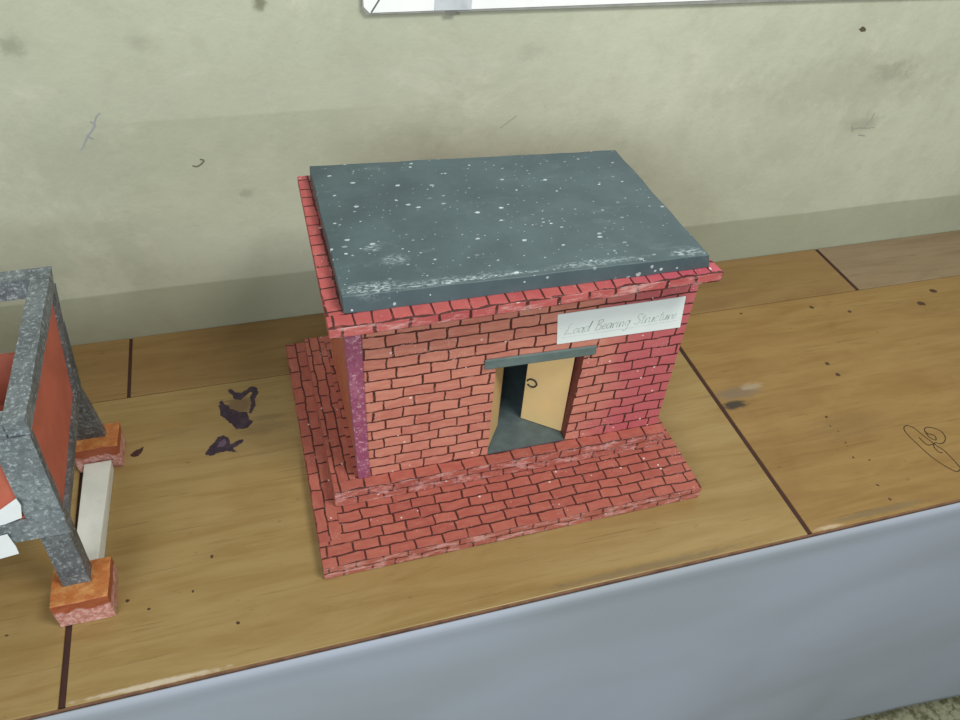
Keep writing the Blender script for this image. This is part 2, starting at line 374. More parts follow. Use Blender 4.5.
plank(-1.2, -0.0945-g*.7, SY+0.0004, D-0.0005, wood_back); plank(-0.0945+g*.7, 0.7063-g*1.3, SY+0.0004, D-0.0005, wood_back); plank(0.7063+g, 1.6, SY+0.0004, D-0.0005, wood_grey)
for x0, y0, y1, gg in ((-0.1284, 0.0008, SY-0.0004, g), (0.4486, 0.0008, SY-0.0004, g), (-0.0945, SY+0.0004, D-0.0005, g*.7), (0.7063, SY+0.0004, D-0.0005, g*1.3)):
    box('joint_filler', x0-gg, x0+gg, y0, y1, -0.030, -0.0012, groove, counter)
# carcass under the planks
box('carcass', -1.15, 1.55, 0.03, D-0.002, -0.62, -0.0352, plain('carcass_wood', (0.22, 0.14, 0.07)), counter)

purple = plain('purple_ink_stain', (0.028, 0.014, 0.03), 0.45, var=0.2, vary=(0.06, 0.035, 0.06), scale=160)
brownst = plain('brown_smear', (0.20, 0.13, 0.075), 0.6, var=0.3, scale=200, vary=(0.34, 0.24, 0.12))
BLOT1 = [(-0.0158, 0.2599), (-0.0074, 0.2542), (0.0021, 0.2466), (0.0083, 0.2451), (0.0093, 0.2358), (0.013, 0.2325), (0.0081, 0.2265), (0.0031, 0.2249), (-0.0028, 0.227), (-0.0061, 0.2341), (-0.0106, 0.2404), (-0.0147, 0.2468)]
HOOK = [(-0.007, 0.2779), (-0.0029, 0.2785), (-0.0009, 0.2704), (0.0035, 0.2667), (0.0103, 0.2728), (0.0171, 0.2771), (0.0198, 0.2726), (0.0197, 0.2649), (0.0155, 0.264), (0.0151, 0.2528), (0.012, 0.2443), (0.009, 0.245), (0.0118, 0.2554), (0.0125, 0.2647), (0.0165, 0.2703), (0.0151, 0.2721), (0.009, 0.2655), (0.0031, 0.2604), (-0.0021, 0.2661)]
SMEAR = [(-0.0125, 0.2602), (-0.0065, 0.269), (-0.0006, 0.262), (0.0059, 0.2643), (0.0121, 0.2629), (0.0154, 0.2565), (0.012, 0.2443), (0.0021, 0.2458), (-0.0074, 0.2531)]
BLOT2 = [(-0.0303, 0.2022), (-0.0265, 0.2096), (-0.0211, 0.215), (-0.019, 0.2196), (-0.0141, 0.2212), (-0.0095, 0.2167), (-0.0088, 0.2088), (-0.0026, 0.2117), (0.0023, 0.213), (0.0033, 0.21), (-0.0067, 0.2039), (-0.0039, 0.1993), (-0.0127, 0.202), (-0.0198, 0.2014), (-0.0258, 0.1992)]
BLOT3 = [(-0.0917, 0.216), (-0.0868, 0.2204), (-0.0804, 0.2232), (-0.0821, 0.217), (-0.0848, 0.2131), (-0.0884, 0.2126)]
GREY = [(0.4509, 0.1761), (0.473, 0.1729), (0.5015, 0.1713), (0.504, 0.1651), (0.4975, 0.1595), (0.4829, 0.1582), (0.4749, 0.155), (0.4598, 0.1603), (0.451, 0.1662)]
BLACK = [(0.4509, 0.1578), (0.4625, 0.1554), (0.4762, 0.1567), (0.4782, 0.1477), (0.4658, 0.1446), (0.4534, 0.1448)]
PALE = [(0.4828, 0.1739), (0.5019, 0.172), (0.5057, 0.1663), (0.4961, 0.1598), (0.4896, 0.1644)]
flat_poly('ink_stain', BLOT1, 0.0, purple, counter, 0.0003)
flat_poly('ink_stain', [(-0.0068, 0.2785), (-0.0035, 0.2790), (-0.0005, 0.2735), (0.005, 0.2715), (0.0095, 0.2745), (0.0150, 0.2785), (0.0195, 0.2765), (0.0205, 0.2690), (0.0165, 0.2610), (0.0168, 0.2530), (0.0125, 0.2435), (0.0095, 0.2440), (0.0132, 0.2540), (0.0122, 0.2630), (0.0150, 0.2700), (0.0132, 0.2718), (0.0090, 0.2675), (0.0040, 0.2625), (-0.0015, 0.2650), (-0.0030, 0.2700)], 0.0, purple, counter, 0.0003)
flat_poly('ink_stain', [(-0.0150, 0.2640), (-0.0125, 0.2660), (-0.0110, 0.2600), (-0.0060, 0.2560), (-0.0085, 0.2530), (-0.0150, 0.2570)], 0.0, purple, counter, 0.00025)
flat_poly('ink_stain', BLOT2, 0.0, purple, counter, 0.0003)
flat_poly('ink_stain', [(-0.0195, 0.208), (-0.0175, 0.214), (-0.0125, 0.2165), (-0.0115, 0.211), (-0.014, 0.208)], 0.0003, plain('lilac_ink', (0.13, 0.08, 0.13)), counter, 0.0001)
flat_poly('ink_stain', BLOT3, 0.0, plain('dark_red_stain', (0.06, 0.018, 0.015)), counter, 0.0002)
pen = plain('ballpoint_mark', (0.035, 0.018, 0.012), 0.6)
LOOP = [(0.6284, 0.0285), (0.6227, 0.0272), (0.6166, 0.0362), (0.6119, 0.0491), (0.6096, 0.0652), (0.6087, 0.0777), (0.6105, 0.0852), (0.6164, 0.0875), (0.6207, 0.0829), (0.6235, 0.0707), (0.6267, 0.0594), (0.6297, 0.0517), (0.6304, 0.038), (0.6296, 0.0298), (0.6283, 0.0265)]
CURL = [(0.6289, 0.0774), (0.6274, 0.0698), (0.6311, 0.0647), (0.634, 0.0701), (0.6291, 0.0737), (0.6291, 0.0784), (0.6335, 0.081), (0.6397, 0.0788), (0.6444, 0.073), (0.6429, 0.0655), (0.6371, 0.0605), (0.6319, 0.0599), (0.6281, 0.0619), (0.6234, 0.0584), (0.6233, 0.0515), (0.6265, 0.0498)]
CURL2 = [(0.6172, 0.0715), (0.6188, 0.0612), (0.6281, 0.0619)]
ribbons('pen_signature', [LOOP, CURL, CURL2], 0.0009, (0, 0, 0), (1, 0, 0), (0, 1, 0), (0, 0, 1), pen, counter)
spot = plain('dark_speck', (0.07, 0.035, 0.018))
for i, (x, y) in enumerate([(0.544, 0.1157), (0.5402, 0.1044), (0.5438, 0.0964), (0.5421, 0.082), (0.5379, 0.0649), (0.551, 0.0584), (0.5396, 0.0313), (0.54, 0.0148),
    (0.796, 0.2675), (0.7643, 0.25), (0.6308, 0.2711), (0.6704, 0.2552), (0.5915, 0.1834), (0.5919, 0.1665), (0.5439, 0.2781),
    (-0.0288, 0.0954), (-0.0746, 0.0607), (-0.0894, 0.0714), (-0.0436, 0.0678), (-0.0134, 0.0336), (-0.1688, 0.0635)]):
    r = (0.0012, 0.0008, 0.0008, 0.001, 0.001, 0.001, 0.0014, 0.0012, 0.004, 0.0045, 0.0022, 0.002, 0.0022, 0.0022, 0.0015, 0.0013, 0.0012, 0.0012, 0.001, 0.0012, 0.0012)[i]
    flat_poly('speck', [(x+r*(1+.3*random.random())*math.cos(a), y+r*(.7+.6*random.random())*math.sin(a)) for a in [k*math.pi/4 for k in range(8)]], 0.0, spot, counter, 0.0001)
# frayed pale edge of the counter lip
edge = plain('worn_edge_wood', (0.20, 0.105, 0.06), 0.6, vary=(0.12, 0.055, 0.035), scale=90)
box('edge_strip', -1.2, 1.6, -0.0014, -0.0002, -0.033, -0.0006, edge, counter)

# hanging cloth
ct = NT('grey_white_cloth', 0.7, 0.25); co = ct.obj()
cn = ct.noise(ct.mapping(co, (1, 1, 2), rot=(0, 0.6, 0)), 3, 3, 0.5)
ct.col(ct.mix(ct.ramp(cn, 0.35, 0.7), (0.345, 0.38, 0.455), (0.30, 0.333, 0.375)))
cf = ct.noise(co, 9, 3, 0.5); ct.bump(cf, 0.06, 0.01)
def cloth():
    x0, x1, nx, nz = -1.25, 1.65, 220, 60
    vs, fs = [], []
    def hem(x): return -0.528-0.20*(x-0.83)+0.004*math.sin(x*23) if x > 0.6 else -0.514+0.004*math.sin(x*23)
    for layer in (0, 1):
        for j in range(nz+1):
            for i in range(nx+1):
                x = x0+(x1-x0)*i/nx; s = j/nz
                zt = -0.0022; zb = max(hem(x), -0.615)
                z = zt+(zb-zt)*s
                fold = 0.006*s*math.sin(x*11+z*9)+0.004*s*math.sin(x*23+1.3-z*14)+0.003*noise.noise(Vector((x*6, z*6, 0)))*min(1, s*6)
                lip = 0.0025*math.exp(-((s*60-1.2)/1.1)**2)
                y = -0.0026-lip*0.8-abs(fold)*0.6*min(1, s*4)-fold*0.2*min(1, s*4)
                vs.append((x, y+(0.0012 if layer else 0), z))
    W = nx+1; N = W*(nz+1)
    for j in range(nz):
        for i in range(nx):
            a = j*W+i
            fs.append([a, a+W, a+W+1, a+1]); fs.append([N+a, N+a+1, N+a+W+1, N+a+W])
    for j in range(nz):
        a = j*W; fs.append([a, N+a, N+a+W, a+W]); a += nx; fs.append([a, a+W, N+a+W, N+a])
    for i in range(nx):
        a = i; fs.append([a, a+1, N+a+1, N+a]); a = nz*W+i; fs.append([a, N+a, N+a+1, a+1])
    return newobj('hanging_cloth', vs, fs, ct.m, smooth=True)
single(recenter(cloth(), (0.2, -0.005, -0.6)), 'pale grey cloth hanging down the front of the wooden counter', 'cloth')

# ------------------------------------------------------------------ paper board on the wall
board = root('notice_board', (0.45, D, 0.31), 'white paper board taped low on the stained wall above the model house', 'board')
paper = plain('white_paper', (0.86, 0.88, 0.88), 0.6, var=0.02)
vsb = [(0.1487, 0.3105), (0.1527, 0.3052), (0.60, 0.302), (0.80, 0.300), (0.80, 0.62), (0.1487, 0.64)]
def yprism(name, pts, y0, y1, mat, parent, **kw):
    n = len(pts); vs = [(x, y0, z) for x, z in pts]+[(x, y1, z) for x, z in pts]
    fs = [list(range(n)), list(range(n, 2*n))[::-1]]+[[i, n+i, n+(i+1) % n, (i+1) % n] for i in range(n)]
    return newobj(name, vs, fs, mat, parent, **kw)
yprism('backing', vsb, D-0.004, D-0.0002, plain('grey_board', (0.30, 0.31, 0.29)), board)
yprism('paper_sheet', [(0.1500, 0.3115), (0.1545, 0.3067), (0.46, 0.3062), (0.60, 0.3075), (0.80, 0.3065), (0.799, 0.62), (0.15, 0.639)], D-0.0046, D-0.0041, paper, board)
yprism('tape', [(0.2085, 0.3067), (0.2405, 0.3063), (0.2425, 0.345), (0.2095, 0.345)], D-0.0050, D-0.0047, plain('grey_tape', (0.55, 0.59, 0.62), 0.3), board)
yprism('tape', [(0.219, 0.3030), (0.228, 0.3028), (0.2285, 0.3058), (0.2185, 0.3060)], D-0.0050, D-0.0045, plain('dark_smudge', (0.16, 0.17, 0.15)), board)
ribbons('border_line', [[(0.156, 0.307), (0.166, 0.322), (0.178, 0.345)]], 0.0013, (0, D-0.0047, 0), (1, 0, 0), (0, 0, 1), (0, -1, 0), graphite, board)

# ------------------------------------------------------------------ model house
c1, c2 = (0.54, 0.205, 0.150), (0.475, 0.158, 0.120)
wall_brick = brick_mat('painted_brick_wall', 0.0225, 0.0105, c1, c2, crimson=(0.262, 0.325), flecks=1.1)
base_brick = brick_mat('painted_brick_base', 0.0205, 0.0098, (0.385, 0.108, 0.078), (0.32, 0.078, 0.060), flecks=0.9, dirt=0.4, line=0.0009, wear=0.8)
top_brick = brick_mat('painted_brick_cornice', 0.0128, 0.0075, (0.45, 0.10, 0.095), (0.38, 0.07, 0.075), crimson=(0.24, 0.32), flecks=1.1, line=0.00085, wear=0.85)
house = root('model_house', (0.21, 0.19, 0.0), 'red painted brick card model house with flat dark roof and open door', 'model house')
X0, X1 = 0.0518, 0.3732
ZB, ZS = 0.0138, 0.0315
WX0, WX1, WY0, WY1, WT = 0.0880, 0.3560, 0.1200, 0.262, 0.0125
LEAN = 0.0038   # the left side leans in towards the bottom
# plinth, in three strips of hand-drawn courses
def slab_poly(name, outer, z0, z1, split, mat, skew=0.0, **kw):
    "outer rect; top split so the left strip has its courses running front to back"
    x0, x1, y0, y1 = outer; xs, ys = split
    vs = [(x0, y0), (x1, y0+skew), (x1, y1), (xs, y1), (x0, y1), (x0, ys), (xs, ys)]
    n = len(vs); V = [(x, y, z0) for x, y in vs]+[(x, y, z1) for x, y in vs]
    ring = [0, 1, 2, 3, 4, 5]
    fs = [[n+0, n+1, n+2, n+3, n+6, n+5], [n+5, n+6, n+3, n+4], [5, 4, 3, 2, 1, 0]]
    fs += [[ring[i], ring[(i+1) % 6], n+ring[(i+1) % 6], n+ring[i]] for i in range(6)]
    return newobj(name, V, fs, mat, house, bevel=0.0006, **kw)
def plinth_uv(nn, c, x, y, z):
    h = 0.0098
    if nn.z > 0.7: return (y, 20*h+(x-X0)/0.0095*h) if (c[0] < 0.0695 and c[1] > 0.085) else (x, (y-0.0540-(x-X0)*0.0094)/0.0097*h)
    if abs(nn.y) > 0.7: return (x, 40*h+z/0.0074*h)
    return (y, 50*h+z/0.0074*h)
def step_uv(nn, c, x, y, z):
    h = 0.0098
    if nn.z > 0.7: return (y, 20.5*h+(x-0.0695)/0.0087*h) if (c[0] < WX0 and c[1] > WY0) else (x, 5*h+(y-0.1092)/0.0113*h)
    if abs(nn.y) > 0.7: return (x, 60*h+(z-ZB)/0.00885*h)
    return (y, 70*h+(z-ZB)/0.00885*h)
slab_poly('plinth', (X0, X1, 0.0540, 0.3158), 0.0, ZB, (0.0695, 0.0780), base_brick, skew=0.0030, uvfun=plinth_uv)
slab_poly('plinth_step', (0.0695, 0.3600, 0.1092, 0.3000), ZB, ZS, (WX0, WY0), base_brick, uvfun=step_uv)
# walls
DX0, DX1, DZT = 0.1990, 0.2715, 0.1325
ZW = 0.2075
def front_wall():
    xs = [WX0, DX0, DX1, WX1]; zs = [ZS, DZT, ZW]; V = []; idx = {}
    for k, y in enumerate((WY0, WY0+WT)):
        for i, x in enumerate(xs):
            for j, z in enumerate(zs): idx[i, j, k] = len(V); V.append((x+(LEAN if (i == 0 and j == 0) else LEAN*0.45 if (i == 0 and j == 1) else 0)-(0.003 if (i == 2 and j == 0) else 0), y, z))
    F = []
    for i in range(3):
        for j in range(2):
            if i == 1 and j == 0: continue
            F.append([idx[i, j, 0], idx[i+1, j, 0], idx[i+1, j+1, 0], idx[i, j+1, 0]])
            F.append([idx[i, j, 1], idx[i, j+1, 1], idx[i+1, j+1, 1], idx[i+1, j, 1]])
    def q(a, b): F.append([idx[a[0], a[1], 0], idx[b[0], b[1], 0], idx[b[0], b[1], 1], idx[a[0], a[1], 1]])
    q((0, 0), (1, 0)); q((1, 0), (1, 1)); q((1, 1), (2, 1)); q((2, 1), (2, 0)); q((2, 0), (3, 0))
    q((3, 0), (3, 1)); q((3, 1), (3, 2)); q((3, 2), (2, 2)); q((2, 2), (1, 2)); q((1, 2), (0, 2)); q((0, 2), (0, 1)); q((0, 1), (0, 0))
    o = newobj('front_wall', V, F, wall_brick, house)
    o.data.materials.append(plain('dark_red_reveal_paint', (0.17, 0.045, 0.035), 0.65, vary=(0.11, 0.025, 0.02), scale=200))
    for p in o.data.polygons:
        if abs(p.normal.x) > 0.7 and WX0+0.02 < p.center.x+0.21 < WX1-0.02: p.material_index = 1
    return o
front_wall()
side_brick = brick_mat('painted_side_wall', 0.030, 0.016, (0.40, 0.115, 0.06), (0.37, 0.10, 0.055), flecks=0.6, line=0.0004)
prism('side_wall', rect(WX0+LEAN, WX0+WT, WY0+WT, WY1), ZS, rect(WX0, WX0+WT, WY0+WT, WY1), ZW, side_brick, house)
prism('side_wall', [(WX1-WT, WY0+WT), (WX1, WY0+WT), (WX1, 0.2500), (WX1-WT, 0.2500)], ZS, [(WX1-WT-0.006, WY0+WT), (WX1-0.0005, WY0+WT), (0.3390, 0.2500), (0.3270, 0.2500)], ZW, wall_brick, house)
prism('back_wall', [(WX0+LEAN, WY1), (WX0+LEAN, WY1+0.008), (WX1, 0.2580), (WX1, 0.2500)], ZS, [(WX0, WY1), (WX0, WY1+0.008), (0.3390, 0.2580), (0.3390, 0.2500)], ZW, wall_brick, house)
pv = speckle_mat('purple_corner_paint', (0.34, 0.095, 0.17), (0.25, 0.06, 0.12), (0.68, 0.42, 0.50), dense=True)
prism('corner_strip', rect(WX0-0.0012+LEAN, WX0+0.0078+LEAN, WY0-0.0012, WY0+0.010), ZS, rect(WX0-0.0012, WX0+0.0105, WY0-0.0012, WY0+0.010), ZW-0.0015, pv, house, bevel=0.0005)
# cornice
ZC0, ZC1 = ZW, 0.2157
cq = [(0.0744, 0.0882), (0.3527, 0.0977), (0.3520, 0.2560), (0.0777, 0.2810)]
CX, CY = 0.0862, 0.1035
def cornice_uv(nn, c, x, y, z):
    h = 0.0075; yf = 0.0900+(x-0.0744)*0.0171
    if nn.z > 0.7: return (y, 20*h+(x-0.0744)/0.0118*h*0.98) if (c[0] < CX and c[1] > CY) else (x, (y-yf)/0.0136*h*0.98)
    if abs(nn.y) > 0.7: return (x*0.62, 30*h+(z-ZC0)/0.0082*h*0.98)
    return (y*0.62, 40*h+(z-ZC0)/0.0082*h*0.98)
def cornice():
    o = [(0.0744, 0.0900), (0.3545, 0.0948), (0.3390, 0.2560), (CX, 0.2810), (0.0777, 0.2810), (0.0744, CY), (CX, CY)]
    n = 7; V = [(x, y, ZC0) for x, y in o]+[(x, y, ZC1) for x, y in o]
    ring = [0, 1, 2, 3, 4, 5]
    F = [[n, n+1, n+2, n+3, n+6, n+5], [n+5, n+6, n+3, n+4], [5, 4, 3, 2, 1, 0]]+[[ring[i], ring[(i+1) % 6], n+ring[(i+1) % 6], n+ring[i]] for i in range(6)]
    return newobj('cornice', V, F, top_brick, house, uvfun=cornice_uv, bevel=0.0008)
cornice()
roofm = speckle_mat('dark_slate_roof_paint', (0.074, 0.112, 0.124), (0.052, 0.082, 0.092), (0.145, 0.20, 0.22), 0.62, 0.5, scrapes=[((x_-0.21, y_-0.19, 0.2272), (a_, b_, 0), m_) for x_, y_, a_, b_, m_ in ((0.114, 0.1556, .007, .005, .6), (0.126, 0.140, .010, .007, .6), (0.105, 0.112, .020, .007, .8), (0.17, 0.1082, .060, .0016, 1.0), (0.155, 0.1100, .05, .0045, .45), (0.328, 0.108, .014, .005, .75), (0.26, 0.109, .04, .004, .5))])
sb = [(0.0858, 0.1030), (0.3470, 0.1018), (0.3425, 0.2560), (0.0870, 0.2745)]
stp = [(0.0856, 0.1062), (0.3432, 0.1018), (0.3390, 0.2578), (0.0874, 0.2745)]
rs = prism('roof_slab', sb, ZC1, stp, 0.2272, roofm, house)
rough_grid(rs, 14, 0.0007, 60, 3)
md = rs.modifiers.new('bevel', 'BEVEL'); md.width = 0.0018; md.segments = 3; md.limit_method = 'ANGLE'; md.angle_limit = 0.7
# lintel
lm = plain('grey_green_lintel_paint', (0.125, 0.175, 0.17), 0.6, var=0.15)
hexa('lintel', [(0.1893, 0.1178, 0.1325), (0.2800, 0.1178, 0.1305), (0.2800, WY0, 0.1305), (0.1893, WY0, 0.1325),
                (0.1890, 0.1178, 0.1420), (0.2796, 0.1178, 0.1398), (0.2796, WY0, 0.1398), (0.1890, WY0, 0.1420)], lm, house, bevel=0.0010, seg=2)

# dark inside floor
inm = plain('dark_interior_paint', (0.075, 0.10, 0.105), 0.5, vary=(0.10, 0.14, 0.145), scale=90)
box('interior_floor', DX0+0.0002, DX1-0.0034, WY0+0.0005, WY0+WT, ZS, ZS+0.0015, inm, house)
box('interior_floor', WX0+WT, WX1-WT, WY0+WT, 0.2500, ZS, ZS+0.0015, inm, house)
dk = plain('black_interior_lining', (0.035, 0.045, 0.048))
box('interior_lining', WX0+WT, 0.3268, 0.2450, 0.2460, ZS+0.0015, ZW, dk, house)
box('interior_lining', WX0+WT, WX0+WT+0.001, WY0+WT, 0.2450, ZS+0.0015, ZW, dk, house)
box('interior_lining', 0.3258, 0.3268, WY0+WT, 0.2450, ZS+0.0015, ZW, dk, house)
# door leaves
cream = plain('cream_door_card', (0.66, 0.47, 0.215), 0.6, var=0.05, vary=(0.62, 0.45, 0.22))
def leaf(hx, hy, ex, ey, z0, z1, th=0.0014):
    d = Vector((ex-hx, ey-hy)).normalized(); n = Vector((-d.y, d.x))*th
    q = [(hx, hy), (ex, ey), (ex+n.x, ey+n.y), (hx+n.x, hy+n.y)]
    return prism('door', q, z0, q, z1, cream, house, bevel=0.0003)
ZD = ZS+0.002
leaf(DX0+0.0012, WY0+0.0040, 0.2170, 0.1490, ZD, DZT-0.0006)
rl = leaf(DX1-0.0022, 0.1305, 0.2400, 0.1535, ZD, DZT+0.0000)
def torus(name, c, ax, R_, r, mat, parent, arc=(0, 2*math.pi), n=28, m=8, u=None, v=None):
    V, F = [], []
    u = Vector(u); v = Vector(v); w_ = u.cross(v)
    full = abs(arc[1]-arc[0]-2*math.pi) < 1e-6
    cnt = n if full else n+1
    for i in range(cnt):
        a = arc[0]+(arc[1]-arc[0])*i/n; rad = u*math.cos(a)+v*math.sin(a)
        for j in range(m):
            b = 2*math.pi*j/m; V.append(tuple(Vector(c)+rad*(R_+r*math.cos(b))+w_*r*math.sin(b)))
    for i in range(n):
        for j in range(m):
            a = i*m; b = ((i+1) % cnt)*m
            F.append([a+j, a+(j+1) % m, b+(j+1) % m, b+j])
    if not full:
        F.append(list(range(m))); F.append([(cnt-1)*m+j for j in range(m)][::-1])
    return newobj(name, V, F, mat, parent, smooth=True)
dd = (Vector((0.2400, 0.1535, 0))-Vector((DX1-0.0022, 0.1305, 0))).normalized()
hc = Vector((DX1-0.0022, 0.1305, 0))+dd*0.0325+Vector((0, 0, 0.1175))+Vector((dd.y, -dd.x, 0))*(-0.0010)
nrm = Vector((dd.y, -dd.x, 0)); nrm = nrm if nrm.y < 0 else -nrm
hc = Vector((DX1-0.0022, 0.1305, 0))+dd*0.0315+Vector((0, 0, 0.0790))+nrm*0.0024
iron = plain('black_ring_iron', (0.025, 0.03, 0.02), 0.4, 0.5)
torus('handle', hc, None, 0.0042, 0.0007, iron, rl, arc=(-2.5, 2.9), u=-dd, v=(0, 0, 1))
# name label
pap = plain('cream_white_label_paper', (0.72, 0.78, 0.78), 0.6, var=0.02)
lab = yprism('name_label', [(0.2458, 0.1468), (0.3500, 0.1452), (0.3470, 0.1765), (0.2427, 0.1762)][::1], WY0-0.0009, WY0-0.0003, pap, house)
# handwriting
G = {
 'L': (0.75, [[(.45, 1), (.25, .95), (.2, .5), (.05, .05), (.3, .08), (.7, .0)]]),
 'o': (0.45, [[(.25, .5), (.05, .3), (.1, .02), (.35, .1), (.38, .4), (.22, .5)]]),
 'a': (0.5, [[(.38, .45), (.15, .5), (.04, .2), (.15, 0), (.35, .2), (.4, .5), (.4, .05), (.5, 0)]]),
 'd': (0.55, [[(.38, .45), (.15, .5), (.04, .2), (.15, 0), (.35, .2), (.5, 1), (.42, .4), (.42, .02), (.52, .03)]]),
 'B': (0.65, [[(.15, 0), (.22, 1)], [(.1, .9), (.45, 1), (.55, .75), (.25, .52), (.55, .4), (.5, .05), (.1, 0)]]),
 'e': (0.42, [[(.05, .25), (.35, .32), (.25, .5), (.06, .3), (.12, .02), (.4, .1)]]),
 'r': (0.38, [[(.05, .45), (.1, 0), (.12, .3), (.3, .5), (.36, .42)]]),
 'i': (0.25, [[(.1, .48), (.08, .05), (.2, .0)], [(.12, .68), (.14, .7)]]),
 'n': (0.5, [[(.05, .48), (.08, 0), (.12, .3), (.3, .5), (.36, .3), (.36, .0), (.46, .03)]]),
 'g': (0.5, [[(.38, .45), (.15, .5), (.05, .2), (.2, .02), (.38, .25), (.4, .48), (.38, -.3), (.2, -.5), (.05, -.35)]]),
 'S': (0.6, [[(.55, .85), (.35, 1), (.12, .8), (.3, .52), (.5, .3), (.35, 0), (.02, .12)]]),
 't': (0.35, [[(.18, .85), (.12, .2), (.2, 0), (.33, .06)], [(.0, .6), (.34, .62)]]),
 'u': (0.5, [[(.05, .48), (.06, .1), (.2, 0), (.36, .2), (.38, .48), (.38, .05), (.48, 0)]]),
 'c': (0.4, [[(.34, .42), (.18, .5), (.04, .22), (.15, 0), (.38, .1)]]),
 ' ': (0.38, [])}
def handwrite(text, h):
    x = 0; out = []
    for ch in text:
        wd, st = G[ch]
        for s in st: out.append([((x+p[0]+p[1]*0.18)*h, p[1]*h) for p in s])
        x += wd*0.98
    return out, x*h
H = 0.0098
st, tw = handwrite('Load Bearing Structure', H)
k = 0.093/tw
st = [[(p[0]*k, p[1]) for p in s] for s in st]
ink = plain('faded_grey_ink', (0.47, 0.54, 0.53), 0.7)
ribbons('lettering', st, 0.00055, (0.2500, WY0-0.0009, 0.1555), (1, 0, 0.004), (0, 0, 1), (0, -1, 0), ink, lab)
ribbons('underline', [[(0.2485, 0.1530), (0.30, 0.1528), (0.345, 0.1535)]], 0.0003, (0, WY0-0.0009, 0), (1, 0, 0), (0, 0, 1), (0, -1, 0), plain('faint_rule', (0.55, 0.62, 0.62)), lab)

# ------------------------------------------------------------------ grey frame model on red blocks
orange_t = NT('orange_red_block_paint', 0.45, 0.45); oo = orange_t.obj()
on = orange_t.noise(oo, 130, 3, 0.6); osp = orange_t.n('ShaderNodeSeparateXYZ'); orange_t.l(oo, osp.inputs[0])
cc = orange_t.mix(orange_t.ramp(on, 0.4, 0.7), (0.40, 0.13, 0.035), (0.52, 0.24, 0.08))
geo = orange_t.n('ShaderNodeNewGeometry'); gs = orange_t.n('ShaderNodeSeparateXYZ'); orange_t.l(geo.outputs['True Normal'], gs.inputs[0])
on2 = orange_t.noise(oo, 300, 4, 0.7)
zh = orange_t.math('ADD', osp.outputs[2], orange_t.math('MULTIPLY', orange_t.math('SUBTRACT', on, 0.5), 0.01))
rag = orange_t.mix(orange_t.ramp(on2, 0.4, 0.65), (0.42, 0.17, 0.14), (0.62, 0.38, 0.34))
side = orange_t.mix(orange_t.ramp(zh, 0.0150, 0.0175), rag, (0.30, 0.075, 0.03))
cc = orange_t.mix(orange_t.ramp(gs.outputs[2], 0.6, 0.8), side, cc)
orange_t.col(cc); orange_t.bump(on2, 0.5, 0.0015)
blk_mat = orange_t.m
def block(x0, x1, y0, y1, z, label):
    q = rect(x0, x1, y0, y1)
    o = prism('footing_block', q, 0.0, [(x0-0.001, y0+0.001), (x1, y0+0.001), (x1+0.001, y1), (x0-0.001, y1)], z, blk_mat)
    rough_grid(o, 5, 0.0008, 160, x0*50+y0*9)
    recenter(o, ((x0+x1)/2, (y0+y1)/2, 0))
    md = o.modifiers.new('bevel', 'BEVEL'); md.width = 0.0008; md.segments = 2; md.limit_method = 'ANGLE'; md.angle_limit = 0.8
    for v in o.data.vertices: v.co.z = max(v.co.z, 0.0)
    return single(o, label, 'block')
BZ = 0.0255
block(-0.1335, -0.0965, 0.0605, 0.0955, BZ, 'small orange-red block under the front leg of the grey frame model')
block(-0.1305, -0.0955, 0.2045, 0.2330, BZ, 'small orange-red block under the back leg of the grey frame model')

sg = speckle_mat('speckled_grey_granite_paint', (0.20, 0.235, 0.25), (0.09, 0.105, 0.115), (0.46, 0.52, 0.55), dense=True, rough=0.42)
sgd = speckle_mat('speckled_dark_grey_paint', (0.14, 0.155, 0.165), (0.055, 0.065, 0.07), (0.34, 0.38, 0.42), dense=True, rough=0.45)
redp = plain('salmon_red_panel_paint', (0.50, 0.135, 0.085), 0.6, var=0.1, scale=40)
frame = root('frame_model', (-0.2, 0.16, BZ), 'speckled grey open box frame model with red panels standing on small blocks', 'model')
XR, XL = -0.108, -0.32
RW = 0.013      # rail width along x
A = (0.083, 0.0808); B = (0.0905, 0.1775); Cc = (0.2515, 0.1760); Dd = (0.2080, 0.0860)     # (y, z) of the side outline
def side_bar(a, b, t0, t1, x0, x1, name, mat, parent=frame):
    "bar whose outer edge runs a->b and which is t0/t1 thick towards the inside (vectors given)"
    p = [(x0, a[0], a[1]), (x1, a[0], a[1]), (x1, a[0]+t0[0], a[1]+t0[1]), (x0, a[0]+t0[0], a[1]+t0[1]),
         (x0, b[0], b[1]), (x1, b[0], b[1]), (x1, b[0]+t1[0], b[1]+t1[1]), (x0, b[0]+t1[0], b[1]+t1[1])]
    o = hexa(name, p, mat, parent); rough_grid(o, 5, 0.0006, 120, a[0]*90+x0*31)
    return o
